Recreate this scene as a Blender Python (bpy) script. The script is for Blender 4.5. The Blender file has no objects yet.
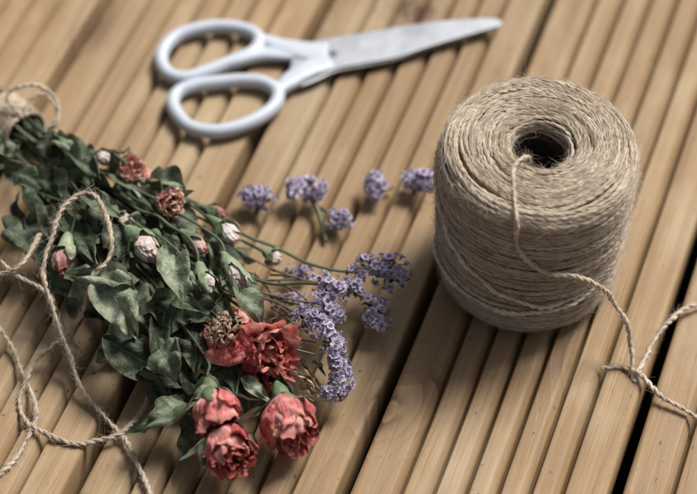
import bpy, math, random
import numpy as np
from mathutils import Vector, Matrix

rng = np.random.default_rng(11)
random.seed(11)
R_ = math.radians
PI = math.pi
S = bpy.context.scene
COL = S.collection

# ------------------------------------------------------------------ camera
PITCH, FPX, DIST = R_(52.0), 1900.0, 1.0165
CAMP = np.array([0, -DIST*math.cos(PITCH), DIST*math.sin(PITCH)])
CUP = np.array([0, math.sin(PITCH), math.cos(PITCH)])
CFW = np.array([0, math.cos(PITCH), -math.sin(PITCH)])

def ray(px, py):
    return np.array([1.0, 0, 0])*(px-348.5)/FPX - CUP*(py-247)/FPX + CFW

def at(px, py, z=0.0):
    d = ray(px, py)
    return CAMP + d*((z-CAMP[2])/d[2])

cam_d = bpy.data.cameras.new('camera')
cam = bpy.data.objects.new('camera', cam_d)
COL.objects.link(cam)
cam.location = CAMP
cam.rotation_euler = (PI/2-PITCH, 0, 0)
cam_d.sensor_width = 36
cam_d.sensor_fit = 'HORIZONTAL'
cam_d.lens = FPX/697*36
cam_d.clip_start = .02
cam_d.clip_end = 100
cam_d.dof.use_dof = True
cam_d.dof.focus_distance = .942
cam_d.dof.aperture_fstop = 4.0
cam_d.dof.aperture_blades = 8
S.camera = cam

# ------------------------------------------------------------------ light
SUN_EL, SUN_AZ = R_(54), R_(49)          # azimuth clockwise from +Y (behind the scene, to the right)
w = bpy.data.worlds.new('World')
S.world = w
w.use_nodes = True
nt = w.node_tree
bg = nt.nodes['Background']
sky = nt.nodes.new('ShaderNodeTexSky')
sky.sky_type = 'NISHITA'
sky.sun_disc = False
sky.sun_elevation = SUN_EL
sky.sun_rotation = SUN_AZ
sky.air_density = 1.0
sky.dust_density = 6.0
sky.ozone_density = 1.0
hs = nt.nodes.new('ShaderNodeHueSaturation')
hs.inputs['Saturation'].default_value = .35
nt.links.new(sky.outputs[0], hs.inputs['Color'])
nt.links.new(hs.outputs[0], bg.inputs['Color'])
bg.inputs['Strength'].default_value = .06
sd = bpy.data.lights.new('sun', 'SUN')
sd.energy = 4.6
sd.angle = R_(22)
sd.color = (1.0, .96, .91)
so = bpy.data.objects.new('sun', sd)
COL.objects.link(so)
sdir = Vector((math.sin(SUN_AZ)*math.cos(SUN_EL), math.cos(SUN_AZ)*math.cos(SUN_EL), math.sin(SUN_EL)))
so.rotation_euler = sdir.to_track_quat('Z', 'Y').to_euler()
so.location = (1, 1, 2)

S.view_settings.view_transform = 'Standard'
S.view_settings.look = 'None'
S.view_settings.exposure = 0.12
S.view_settings.gamma = 1
S.render.engine = 'CYCLES'
S.cycles.use_denoising = True
S.cycles.max_bounces = 8

# ------------------------------------------------------------------ helpers
def unit(v):
    v = np.asarray(v, float)
    return v/np.maximum(np.linalg.norm(v, axis=-1, keepdims=True), 1e-12)

class Wob:
    """smooth pseudo-noise: a sum of random plane waves"""
    def __init__(self, seed, freq, n=10):
        r = np.random.default_rng(seed)
        self.k = r.normal(size=(n, 3))*freq
        self.p = r.uniform(0, 2*PI, n)
        self.a = 1/math.sqrt(n/2)
    def __call__(self, P):
        return np.sin(P@self.k.T+self.p).sum(-1)*self.a

class MB:
    """collects grids into one mesh, with a uv-like point attribute and a tone"""
    def __init__(self):
        self.v, self.f, self.uv, self.t, self.mi, self.n = [], [], [], [], [], 0
    def grid(self, P, uv=None, tone=0.5, wrap=False, mi=0):
        n, m = P.shape[:2]
        idx = np.arange(n*m).reshape(n, m)+self.n
        if wrap:
            nx = np.roll(idx, -1, axis=1)
            q = np.stack([idx[:-1], nx[:-1], nx[1:], idx[1:]], -1).reshape(-1, 4)
        else:
            q = np.stack([idx[:-1, :-1], idx[:-1, 1:], idx[1:, 1:], idx[1:, :-1]], -1).reshape(-1, 4)
        self.v.append(P.reshape(-1, 3)); self.f.append(q)
        if uv is None:
            uv = np.zeros((n, m, 2))
        self.uv.append(uv.reshape(-1, 2))
        self.t.append(np.broadcast_to(np.asarray(tone, float), (n, m)).reshape(-1) if np.ndim(tone) else np.full(n*m, tone))
        self.mi.append(np.full(len(q), mi))
        self.n += n*m
    def quads(self, V, Q, tone=.5, mi=0):
        V = np.asarray(V, float); Q = np.asarray(Q)
        self.v.append(V); self.f.append(Q+self.n); self.uv.append(np.zeros((len(V), 2)))
        self.t.append(np.broadcast_to(np.asarray(tone, float), (len(V),))); self.mi.append(np.full(len(Q), mi)); self.n += len(V)
    def build(self, name, mats, parent=None, origin=None, smooth=True):
        V = np.concatenate(self.v); F = np.concatenate(self.f)
        if origin is None:
            origin = V.mean(0)
        origin = np.asarray(origin, float)
        me = bpy.data.meshes.new(name)
        me.vertices.add(len(V)); me.vertices.foreach_set('co', (V-origin).astype(np.float32).ravel())
        me.loops.add(F.size); me.loops.foreach_set('vertex_index', F.astype(np.int32).ravel())
        me.polygons.add(len(F))
        me.polygons.foreach_set('loop_start', np.arange(0, F.size, 4, dtype=np.int32))
        me.polygons.foreach_set('loop_total', np.full(len(F), 4, dtype=np.int32))
        me.polygons.foreach_set('use_smooth', np.full(len(F), smooth))
        me.polygons.foreach_set('material_index', np.concatenate(self.mi).astype(np.int32))
        me.update(calc_edges=True)
        uv3 = np.zeros((len(V), 3), np.float32); uv3[:, :2] = np.concatenate(self.uv); uv3[:, 2] = np.concatenate(self.t)
        at_ = me.attributes.new('surf', 'FLOAT_VECTOR', 'POINT')
        at_.data.foreach_set('vector', uv3.ravel())
        for m in (mats if isinstance(mats, (list, tuple)) else [mats]):
            me.materials.append(m)
        o = bpy.data.objects.new(name, me)
        COL.objects.link(o)
        place(o, origin, parent)
        return o

WORG = {}
def place(o, origin, parent=None):
    WORG[o.name] = np.asarray(origin, float)
    if parent is not None:
        o.parent = parent
        o.location = WORG[o.name]-WORG[parent.name]
    else:
        o.location = WORG[o.name]

def thing(name, label, cat, origin, group=None):
    o = bpy.data.objects.new(name, None)
    o.empty_display_size = .02
    COL.objects.link(o)
    place(o, origin)
    o['label'] = label; o['category'] = cat
    if group: o['group'] = group
    return o

def spline(pts, seg, closed=False):
    """Catmull-Rom through pts, resampled to a step of about seg"""
    P = np.asarray(pts, float)
    if closed:
        P = np.concatenate([P[-1:], P, P[:2]])
    else:
        P = np.concatenate([[2*P[0]-P[1]], P, [2*P[-1]-P[-2]]])
    out = []
    t = np.linspace(0, 1, 24, endpoint=False)[:, None]
    for i in range(1, len(P)-2):
        a, b, c, d = P[i-1], P[i], P[i+1], P[i+2]
        out.append(.5*((2*b)+(c-a)*t+(2*a-5*b+4*c-d)*t*t+(3*b-a-3*c+d)*t**3))
    if not closed:
        out.append(P[-2][None])
    Q = np.concatenate(out)
    if closed:
        Q = np.concatenate([Q, Q[:1]])
    return resample(Q, seg)

def resample(Q, seg):
    L = np.concatenate([[0], np.cumsum(np.linalg.norm(np.diff(Q, axis=0), axis=1))])
    n = max(3, int(round(L[-1]/seg))+1)
    s = np.linspace(0, L[-1], n)
    return np.stack([np.interp(s, L, Q[:, k]) for k in range(Q.shape[1])], 1)

def frames(P, up=None):
    T = unit(np.gradient(P, axis=0))
    if up is not None:
        up = np.broadcast_to(up, T.shape)
        N = unit(up-T*(up*T).sum(1, keepdims=True))
        return T, N, np.cross(T, N)
    N = np.zeros_like(T)
    h = np.array([0, 0, 1.0]) if abs(T[0, 2]) < .9 else np.array([1.0, 0, 0])
    n = unit(h-T[0]*(h@T[0]))
    for i in range(len(T)):
        n = n-T[i]*(n@T[i]); n = n/np.linalg.norm(n); N[i] = n
    return T, N, np.cross(T, N)

def tube(mb, P, rad, sides=8, up=None, tone=.5, fr=None, squash=1.0, mi=0, cap=True):
    T, N, B = fr if fr is not None else frames(P, up)
    rad = np.broadcast_to(np.asarray(rad, float), (len(P),)).copy()
    if cap:
        P = np.concatenate([P[:1]-T[:1]*rad[0]*.3, P, P[-1:]+T[-1:]*rad[-1]*.3])
        N = np.concatenate([N[:1], N, N[-1:]]); B = np.concatenate([B[:1], B, B[-1:]])
        rad = np.concatenate([[rad[0]*.05], rad, [rad[-1]*.05]])
    a = np.linspace(0, 2*PI, sides, endpoint=False)
    G = P[:, None]+rad[:, None, None]*(np.cos(a)[None, :, None]*N[:, None]*squash+np.sin(a)[None, :, None]*B[:, None])
    L = np.concatenate([[0], np.cumsum(np.linalg.norm(np.diff(P, axis=0), axis=1))])
    uv = np.stack(np.broadcast_arrays(L[:, None], (a/(2*PI))[None, :]), -1)
    mb.grid(G, uv, tone, wrap=True, mi=mi)

def twine(mb, P, rad, pitch=.0065, plies=2, sides=6, up=None, tone=.5, seed=0, mi=0, vary=.12):
    """real plied cord: every ply is its own helix round the centre line"""
    r = np.random.default_rng(seed)
    T, N, B = frames(P, up)
    L = np.concatenate([[0], np.cumsum(np.linalg.norm(np.diff(P, axis=0), axis=1))])
    w1 = np.interp(L, np.arange(0, L[-1]+.02, .006), r.normal(size=len(np.arange(0, L[-1]+.02, .006))))
    rr = rad*(1+vary*w1)
    ph = r.uniform(0, 2*PI)
    for k in range(plies):
        a = 2*PI*L/pitch*(1+0)+.5*w1+ph+2*PI*k/plies
        off = (np.cos(a)[:, None]*N+np.sin(a)[:, None]*B)*(rr*.36)[:, None]
        w3 = 1+.16*np.sin(L*r.uniform(900, 1500)+r.uniform(0, 6))*np.sin(L*r.uniform(300, 600)+r.uniform(0, 6))
        tube(mb, P+off, rr*.70*w3, sides, fr=(T, N, B), tone=tone+r.normal()*.06, mi=mi)

def fuzz(mb, P, Nrm, T, n, lo, hi, rad, seed, lift=.35, mi=0):
    spread = min(1.0, lift*3.2)
    """loose fibres: thin bent hairs that leave the surface"""
    r = np.random.default_rng(seed)
    i = r.integers(0, len(P), n)
    p = P[i]; nn = Nrm[i]; tt = T[i]*r.choice([-1, 1], n)[:, None]
    ln = r.uniform(lo, hi, n)**1.0
    ln = lo+(hi-lo)*r.random(n)**2.2
    d0 = unit(tt+nn*r.uniform(.1, lift*2, n)[:, None]+r.normal(size=(n, 3))*.25*spread)
    d1 = unit(d0+r.normal(size=(n, 3))*.8*spread)
    K = 5
    t = np.linspace(0, 1, K)
    C = p[:, None]+(d0[:, None]*t[None, :, None]+(d1-d0)[:, None]*(t**2)[None, :, None]*.6)*ln[:, None, None]
    sx = unit(np.cross(d0, r.normal(size=(n, 3)))); sy = np.cross(d0, sx)
    a = np.array([0, 2*PI/3, 4*PI/3])
    w = rad*(1-.6*t)
    ring = sx[:, None, None]*np.cos(a)[None, None, :, None]+sy[:, None, None]*np.sin(a)[None, None, :, None]
    G = C[:, :, None]+ring*w[None, :, None, None]           # n,K,3,3
    base = np.arange(n)[:, None, None]*K*3+np.arange(K-1)[None, :, None]*3
    j = np.arange(3)[None, None, :]; j2 = (j+1) % 3
    Q = np.stack([base+j, base+j2, base+3+j2, base+3+j], -1).reshape(-1, 4)
    mb.quads(G.reshape(-1, 3), Q, tone=np.repeat(r.uniform(.1, 1.0, n), K*3), mi=mi)

# ------------------------------------------------------------------ materials
PHI = R_(20.0)
BDIR = np.array([math.sin(PHI), math.cos(PHI), 0]); BPER = np.array([math.cos(PHI), -math.sin(PHI), 0])
BP = .125
C0 = -.19769*DIST
def new_mat(name):
    m = bpy.data.materials.new(name)
    m.use_nodes = True
    t = m.node_tree
    b = t.nodes['Principled BSDF']
    return m, t, b
def N_(t, typ, **kw):
    n = t.nodes.new('ShaderNode'+typ)
    for k, v in kw.items():
        setattr(n, k, v)
    return n
def ramp(t, fac, stops):
    n = N_(t, 'ValToRGB')
    cr = n.color_ramp
    while len(cr.elements) < len(stops): cr.elements.new(.5)
    for e, (p, c) in zip(cr.elements, stops):
        e.position = p; e.color = (*c, 1)
    t.links.new(fac, n.inputs[0])
    return n.outputs[0]
def noise(t, vec, scale, detail=4, rough=.55, dist=0):
    n = N_(t, 'TexNoise')
    n.inputs['Scale'].default_value = scale; n.inputs['Detail'].default_value = detail
    n.inputs['Roughness'].default_value = rough; n.inputs['Distortion'].default_value = dist
    t.links.new(vec, n.inputs['Vector'])
    return n.outputs['Fac']
def mapping(t, vec, scale, loc=(0, 0, 0)):
    n = N_(t, 'Mapping')
    n.inputs['Scale'].default_value = scale; n.inputs['Location'].default_value = loc
    t.links.new(vec, n.inputs['Vector'])
    return n.outputs[0]
def math_(t, op, a, b=None, c=None):
    n = N_(t, 'Math', operation=op)
    for i, x in enumerate((a, b, c)):
        if x is None: continue
        if isinstance(x, (int, float)): n.inputs[i].default_value = x
        else: t.links.new(x, n.inputs[i])
    return n.outputs[0]
def mixc(t, fac, a, b, mode='MIX'):
    n = N_(t, 'Mix', data_type='RGBA', blend_type=mode)
    for s, x in ((n.inputs[0], fac), (n.inputs[6], a), (n.inputs[7], b)):
        if isinstance(x, (int, float)): s.default_value = x
        elif isinstance(x, tuple): s.default_value = (*x, 1)
        else: t.links.new(x, s)
    return n.outputs[2]
def bump(t, b, h, strength, dist, prev=None):
    n = N_(t, 'Bump')
    n.inputs['Strength'].default_value = strength; n.inputs['Distance'].default_value = dist
    t.links.new(h, n.inputs['Height'])
    if prev is not None: t.links.new(prev, n.inputs['Normal'])
    t.links.new(n.outputs[0], b.inputs['Normal'])
    return n.outputs[0]
def surf(t):
    a = N_(t, 'Attribute', attribute_name='surf')
    s = N_(t, 'SeparateXYZ'); t.links.new(a.outputs['Vector'], s.inputs[0])
    return a.outputs['Vector'], s.outputs[0], s.outputs[1], s.outputs[2]
def combine(t, x, y, z):
    n = N_(t, 'CombineXYZ')
    for i, v in enumerate((x, y, z)):
        if isinstance(v, (int, float)): n.inputs[i].default_value = v
        else: t.links.new(v, n.inputs[i])
    return n.outputs[0]

def wood_mat():
    m, t, b = new_mat('weathered_decking')
    vec, u, v, tone = surf(t)              # u: metres across the board, v: metres along (offset per board), tone per board
    co = combine(t, u, v, math_(t, 'MULTIPLY', tone, 7.3))
    geo = N_(t, 'NewGeometry')
    def vdot(vec_, k):
        n = N_(t, 'VectorMath', operation='DOT_PRODUCT'); t.links.new(vec_, n.inputs[0]); n.inputs[1].default_value = k
        return n.outputs['Value']
    pa = vdot(geo.outputs['Position'], tuple(BPER)); pb = vdot(geo.outputs['Position'], tuple(BDIR))
    field = math_(t, 'MULTIPLY', noise(t, mapping(t, co, (26, 1.5, 1)), 1.0, 2, .45), 15)
    knots = None
    for (px, py, sa, sb, hgt) in [(384, 408, .012, .020, 4.0), (415, 9, .016, .016, 4.0), (430, 395, .008, .02, 2.0), (566, 352, .006, .02, 1.6), (95, 28, .012, .03, 2.5)]:
        p0 = at(px, py, 0)
        da = math_(t, 'DIVIDE', math_(t, 'SUBTRACT', pa, float(p0@BPER)), sa)
        db = math_(t, 'DIVIDE', math_(t, 'SUBTRACT', pb, float(p0@BDIR)), sb)
        d2 = math_(t, 'ADD', math_(t, 'MULTIPLY', da, da), math_(t, 'MULTIPLY', db, db))
        g = math_(t, 'EXPONENT', math_(t, 'MULTIPLY', d2, -.5))
        field = math_(t, 'ADD', field, math_(t, 'MULTIPLY', g, hgt))
        kk = math_(t, 'MULTIPLY', math_(t, 'EXPONENT', math_(t, 'MULTIPLY', d2, -1.6)), min(1, hgt/3))
        knots = kk if knots is None else math_(t, 'MAXIMUM', knots, kk)
    ringw = math_(t, 'FRACT', field)
    rings = ramp(t, ringw, [(0, (0, 0, 0)), (.72, (.8,)*3), (.90, (1, 1, 1)), (1.0, (0, 0, 0))])
    fine = noise(t, mapping(t, co, (1100, 16, 1)), 1.0, 4, .6)
    strk = noise(t, mapping(t, co, (120, 1.6, 1)), 1.0, 4, .55)
    blot = noise(t, mapping(t, co, (18, 9, 1)), 1.0, 5, .6)
    speck = noise(t, mapping(t, co, (330, 210, 1)), 1.0, 3, .6)
    scr = noise(t, mapping(t, co, (60, 300, 1)), 1.0, 2, .5)
    c = ramp(t, strk, [(.30, (.205, .127, .060)), (.5, (.335, .228, .120)), (.70, (.435, .322, .192))])
    c = mixc(t, math_(t, 'MULTIPLY', rings, .32), c, (.22, .13, .062))
    c = mixc(t, ramp(t, fine, [(.34, (.7,)*3), (.60, (0,)*3)]), c, (.20, .13, .07))
    c = mixc(t, ramp(t, blot, [(.36, (.55,)*3), (.54, (0,)*3)]), c, (.23, .15, .082))
    big = noise(t, mapping(t, co, (7, 2.2, 1)), 1.0, 3, .55)
    c = mixc(t, ramp(t, big, [(.38, (.5,)*3), (.58, (0,)*3)]), c, (.27, .185, .108))
    c = mixc(t, ramp(t, blot, [(.50, (0,)*3), (.70, (.55,)*3)]), c, (.40, .325, .22))
    kn = math_(t, 'MULTIPLY', knots, math_(t, 'ADD', .5, math_(t, 'MULTIPLY', rings, .9)))
    c = mixc(t, math_(t, 'MINIMUM', kn, .92), c, (.085, .045, .022))
    c = mixc(t, ramp(t, speck, [(.66, (0,)*3), (.72, (.8,)*3)]), c, (.06, .038, .024))
    c = mixc(t, .6, c, ramp(t, tone, [(0, (.74, .70, .64)), (.5, (1.0, .97, .92)), (1, (1.08, 1.06, 1.03))]), 'MULTIPLY')
    t.links.new(c, b.inputs['Base Color'])
    b.inputs['Roughness'].default_value = .62
    b.inputs['Specular IOR Level'].default_value = .35
    h = math_(t, 'ADD', math_(t, 'ADD', math_(t, 'MULTIPLY', rings, .35), math_(t, 'MULTIPLY', fine, .6)), math_(t, 'MULTIPLY', blot, 1.2))
    n1 = bump(t, b, h, .5, .0007)
    bump(t, b, speck, .25, .0004, n1)
    return m

def jute_mat():
    m, t, b = new_mat('jute_fibre')
    vec, u, v, tone = surf(t)
    geo = N_(t, 'NewGeometry')
    sp = noise(t, geo.outputs['Position'], 160, 3)
    st = noise(t, combine(t, math_(t, 'MULTIPLY', u, 420), math_(t, 'ADD', math_(t, 'MULTIPLY', v, 9), math_(t, 'MULTIPLY', u, 900)), tone), 1.0, 3, .65)
    f = math_(t, 'ADD', math_(t, 'MULTIPLY', sp, .35), math_(t, 'ADD', math_(t, 'MULTIPLY', st, .42), math_(t, 'MULTIPLY', tone, .3)))
    c = ramp(t, f, [(.30, (.15, .103, .066)), (.43, (.385, .30, .215)), (.58, (.58, .49, .385)), (.74, (.75, .67, .565))])
    t.links.new(c, b.inputs['Base Color'])
    b.inputs['Roughness'].default_value = .8
    b.inputs['Specular IOR Level'].default_value = .25
    b.inputs['Sheen Weight'].default_value = .25
    b.inputs['Sheen Roughness'].default_value = .5
    bump(t, b, st, .6, .0005)
    return m

def leaf_mat(name, dark, mid, pale, back, transl=.12):
    m, t, b = new_mat(name)
    vec, u, v, tone = surf(t)              # u across -1..1, v along 0..1
    geo = N_(t, 'NewGeometry')
    oi = N_(t, 'ObjectInfo')
    au = math_(t, 'ABSOLUTE', u)
    vein = math_(t, 'SINE', math_(t, 'ADD', math_(t, 'MULTIPLY', math_(t, 'SUBTRACT', v, math_(t, 'MULTIPLY', au, .22)), 52), math_(t, 'MULTIPLY', noise(t, geo.outputs['Position'], 150, 2), 6)))
    veinl = ramp(t, vein, [(.80, (0,)*3), (1.0, (1,)*3)])
    ribl = ramp(t, au, [(0, (1,)*3), (.06, (0,)*3)])
    nz = noise(t, geo.outputs['Position'], 190, 5, .62)
    nz2 = noise(t, geo.outputs['Position'], 900, 3, .6)
    f = math_(t, 'ADD', math_(t, 'MULTIPLY', nz, .75), math_(t, 'MULTIPLY', math_(t, 'SUBTRACT', oi.outputs['Random'], .5), .35))
    c = ramp(t, f, [(.25, dark), (.45, mid), (.66, pale)])
    c = mixc(t, math_(t, 'MULTIPLY', veinl, .10), c, pale)
    c = mixc(t, math_(t, 'MULTIPLY', ribl, .22), c, pale)
    brn = math_(t, 'MULTIPLY', math_(t, 'SMOOTH_MAX', math_(t, 'SUBTRACT', math_(t, 'ADD', au, math_(t, 'MULTIPLY', nz, 1.5)), 1.55), 0.0, .1), 2.0)
    c = mixc(t, math_(t, 'MINIMUM', brn, .8), c, (.15, .10, .05))
    c = mixc(t, ramp(t, nz2, [(.62, (0,)*3), (.74, (.55,)*3)]), c, (.085, .062, .035))
    c = mixc(t, math_(t, 'MULTIPLY', geo.outputs['Backfacing'], .7), c, back)
    t.links.new(c, b.inputs['Base Color'])
    b.inputs['Roughness'].default_value = .56
    b.inputs['Specular IOR Level'].default_value = .38
    h = math_(t, 'ADD', math_(t, 'ADD', math_(t, 'MULTIPLY', veinl, -.28), math_(t, 'MULTIPLY', ribl, -.5)), math_(t, 'ADD', nz, math_(t, 'MULTIPLY', nz2, .4)))
    bump(t, b, h, .6, .0009)
    tr = N_(t, 'BsdfTranslucent'); t.links.new(c, tr.inputs['Color'])
    mx = N_(t, 'MixShader'); mx.inputs[0].default_value = transl
    out = t.nodes['Material Output']
    t.links.new(b.outputs[0], mx.inputs[1]); t.links.new(tr.outputs[0], mx.inputs[2]); t.links.new(mx.outputs[0], out.inputs[0])
    return m

def petal_mat(name, deep, mid, pale, edge, transl=.15, scale=170, fadec=None):
    fadec = fadec or pale
    m, t, b = new_mat(name)
    vec, u, v, tone = surf(t)
    geo = N_(t, 'NewGeometry')
    nz = noise(t, geo.outputs['Position'], scale, 4, .6)
    fib = noise(t, combine(t, math_(t, 'MULTIPLY', u, 16), math_(t, 'MULTIPLY', v, 1.6), math_(t, 'MULTIPLY', tone, 31)), 1.0, 4, .65)
    f = math_(t, 'ADD', math_(t, 'MULTIPLY', nz, .55), math_(t, 'ADD', math_(t, 'MULTIPLY', fib, .35), math_(t, 'MULTIPLY', tone, .32)))
    c = ramp(t, f, [(.40, deep), (.58, mid), (.80, pale)])
    ed = ramp(t, math_(t, 'ADD', v, math_(t, 'MULTIPLY', math_(t, 'SUBTRACT', nz, .5), .3)), [(.86, (0,)*3), (1.0, (.8,)*3)])
    c = mixc(t, ed, c, edge)
    fade = noise(t, mapping(t, geo.outputs['Position'], (1, 1, 1), (.3, .1, .2)), 75, 3, .6)
    c = mixc(t, ramp(t, fade, [(.52, (0,)*3), (.70, (.6,)*3)]), c, fadec)
    base = ramp(t, v, [(.0, (.6,)*3), (.35, (0,)*3)])
    c = mixc(t, base, c, pale)
    t.links.new(c, b.inputs['Base Color'])
    b.inputs['Roughness'].default_value = .7
    b.inputs['Specular IOR Level'].default_value = .25
    bump(t, b, math_(t, 'ADD', fib, math_(t, 'MULTIPLY', nz, .6)), .85, .0013)
    tr = N_(t, 'BsdfTranslucent'); t.links.new(c, tr.inputs['Color'])
    mx = N_(t, 'MixShader'); mx.inputs[0].default_value = transl
    out = t.nodes['Material Output']
    t.links.new(b.outputs[0], mx.inputs[1]); t.links.new(tr.outputs[0], mx.inputs[2]); t.links.new(mx.outputs[0], out.inputs[0])
    return m

def stem_mat(name, a, b_, c_):
    m, t, b = new_mat(name)
    geo = N_(t, 'NewGeometry'); oi = N_(t, 'ObjectInfo')
    vec, u, v, tone = surf(t)
    nz = noise(t, combine(t, math_(t, 'MULTIPLY', u, 60), math_(t, 'MULTIPLY', v, 9), math_(t, 'MULTIPLY', oi.outputs['Random'], 20)), 1.0, 4)
    f = math_(t, 'ADD', math_(t, 'MULTIPLY', nz, .8), math_(t, 'MULTIPLY', math_(t, 'SUBTRACT', oi.outputs['Random'], .5), .3))
    t.links.new(ramp(t, f, [(.25, a), (.45, b_), (.65, c_)]), b.inputs['Base Color'])
    b.inputs['Roughness'].default_value = .6
    bump(t, b, nz, .4, .0005)
    return m

M = {}
M['wood'] = wood_mat()
M['jute'] = jute_mat()
M['leaf'] = leaf_mat('dried_leaf', (.030, .043, .024), (.120, .152, .095), (.36, .40, .295), (.19, .23, .15))
M['sepal'] = leaf_mat('sepal_green', (.11, .155, .08), (.22, .28, .165), (.38, .43, .30), (.24, .28, .21))
M['stem'] = stem_mat('rose_stem', (.035, .050, .025), (.075, .10, .055), (.16, .165, .095))
M['drystem'] = stem_mat('dry_stem', (.05, .04, .022), (.11, .085, .045), (.20, .16, .09))
M['rose'] = petal_mat('dried_rose_petal', (.24, .022, .028), (.58, .13, .13), (.82, .46, .41), (.44, .12, .09), fadec=(.70, .45, .32))
M['rosepale'] = petal_mat('faded_rose_petal', (.50, .12, .10), (.72, .33, .27), (.85, .60, .50), (.80, .58, .48))
M['budwhite'] = petal_mat('pale_bud_petal', (.70, .50, .46), (.82, .73, .69), (.86, .81, .77), (.76, .50, .44))
M['budpink'] = petal_mat('pink_bud_petal', (.52, .17, .14), (.70, .42, .37), (.80, .66, .60), (.54, .15, .11))
M['gold'] = petal_mat('withered_rose_heart', (.48, .29, .19), (.72, .51, .37), (.84, .68, .54), (.80, .62, .50))
M['lilac'] = petal_mat('papery_lilac', (.42, .35, .53), (.60, .53, .71), (.75, .69, .83), (.72, .65, .81), .25, 400)
M['bract'] = stem_mat('brown_bract', (.05, .035, .02), (.13, .09, .05), (.25, .19, .11))

def simple(name, col, rough, metal=0, spec=.5, nscale=60, namp=.04):
    m, t, b = new_mat(name)
    geo = N_(t, 'TexCoord')
    nz = noise(t, geo.outputs['Object'], nscale, 4)
    lo = tuple(c*(1-namp) for c in col); hi = tuple(min(1, c*(1+namp)) for c in col)
    t.links.new(ramp(t, nz, [(.3, lo), (.7, hi)]), b.inputs['Base Color'])
    t.links.new(ramp(t, nz, [(.3, (rough*.85,)*3), (.7, (rough*1.15,)*3)]), b.inputs['Roughness'])
    b.inputs['Metallic'].default_value = metal
    b.inputs['Specular IOR Level'].default_value = spec
    return m
M['plastic'] = simple('white_plastic', (.46, .50, .57), .42)
M['steel'] = simple('brushed_steel', (.34, .355, .385), .48, 1.0, .5, 90, .06)
M['screw'] = simple('dull_screw', (.16, .17, .18), .5, .6)
M['hole_shade'] = simple('painted_hole_shade', (.028, .026, .02), .9, 0, .2, 200, .35)  # near-black colour standing in for the shade inside the spool hole
M['soil'] = simple('dark_soil', (.035, .027, .02), .95, 0, .2, 30, .4)

# ------------------------------------------------------------------ deck
def deck():
    mb = MB()
    gap, edge, npit = .0068, .0218, 5
    W = BP-gap
    x = [(-.0005, -.028), (0, -.0022), (.0006, -.0008), (.0020, -.0001), (.0032, 0), (.0040, .00002)]
    gp = (W-2*edge)/npit
    for k in range(npit+1):
        c = edge+k*gp
        if k == 0: x.append((c-.0046, .00003))
        for q, d in ((-.0038, 0), (-.0034, -.00008), (-.0030, -.0004), (-.0018, -.0018), (-.0006, -.0033), (-.0001, -.0044), (.0002, -.0064), (.0005, -.0076), (.0017, -.0076), (.0021, -.0066), (.0022, -.0028), (.0024, -.0009), (.0026, -.0003), (.0029, -.00008), (.0033, 0)):
            x.append((c+q, d))
        if k < npit:
            mid = c+gp/2
            x += [(c+.0041, .00004), (c+.0048, .00006), (mid, .0001), (c+gp-.0051, .00006), (c+gp-.0043, .00004)]
    x += [(edge+npit*gp+.0044, .00003), (W-.0040, .00002), (W-.0032, 0), (W-.0020, -.0001), (W-.0006, -.0008), (W, -.0022), (W+.0005, -.028)]
    prof = np.array(x)
    ys = np.arange(-1.3, 1.7001, .012)
    for k in range(-10, 13):
        r = np.random.default_rng(100+k)
        c = C0+k*BP+gap/2
        off = r.uniform(0, 40)
        ht = r.normal()*.0004
        wav = .00045*np.sin(ys[:, None]*r.uniform(6, 14)+prof[None, :, 0]*40+r.uniform(0, 6))
        P = BPER*(c+prof[:, 0])[None, :, None]+BDIR*ys[:, None, None]
        P = P+np.array([0, 0, 1.0])*((prof[:, 1]+ht)[None, :, None]-.0003)
        P = P+BPER*wav[..., None]
        uv = np.stack(np.broadcast_arrays(prof[None, :, 0]+0*ys[:, None], ys[:, None]+off), -1)
        mb.grid(P, uv, r.uniform(0, 1))
    o = mb.build('deck', M['wood'], origin=(0, 0, 0))
    o['kind'] = 'structure'
    g = MB()
    n = 24
    X, Y = np.meshgrid(np.linspace(-6, 6, n), np.linspace(-6, 6, n))
    g.grid(np.stack([X, Y, 0*X-.09], -1))
    o = g.build('ground', M['soil'], origin=(0, 0, -.09))
    o['kind'] = 'structure'
deck()

# ------------------------------------------------------------------ twine spool
SC = np.array([.0938, -.0136, 0]); SR, SH, HR = .0470, .0985, .0158
def spool_profile():
    pts = []
    pts += [(HR+.0004, z) for z in np.linspace(SH-.045, SH-.003, 10)]
    pts += [(HR+.003-.003*math.cos(a), SH-.003+.003*math.sin(a)-.0008) for a in np.linspace(.15, PI/2, 6)]
    for q in np.linspace(.08, .95, 12):
        pts.append((HR+.003+(SR-.0065-HR-.003)*q, SH-.0008+.0010*math.sin(q*PI)))
    pts += [(SR-.0065+.0065*math.sin(a), SH-.0075+.0069*math.cos(a)) for a in np.linspace(0.1, PI/2, 9)]
    for q in np.linspace(.06, 1, 16):
        z = (SH-.0075)*(1-q)+.007*q
        pts.append((SR+.0008*math.sin(q*PI)-.0022*q**1.5, z))
    pts += [(SR-.0022-.006+.006*math.cos(a), .0015+.0055-.0055*math.sin(a)) for a in np.linspace(.15, PI/2, 7)]
    return resample(np.array(pts), .0005)
PROF = spool_profile()
PT = unit(np.gradient(PROF, axis=0))
PN = np.stack([-PT[:, 1], PT[:, 0]], 1)          # outward normal
PN = PN*np.sign((PN*np.array([0, 1.0])).sum(1)[len(PN)//4])
PLEN = (len(PROF)-1)*.0005
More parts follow.
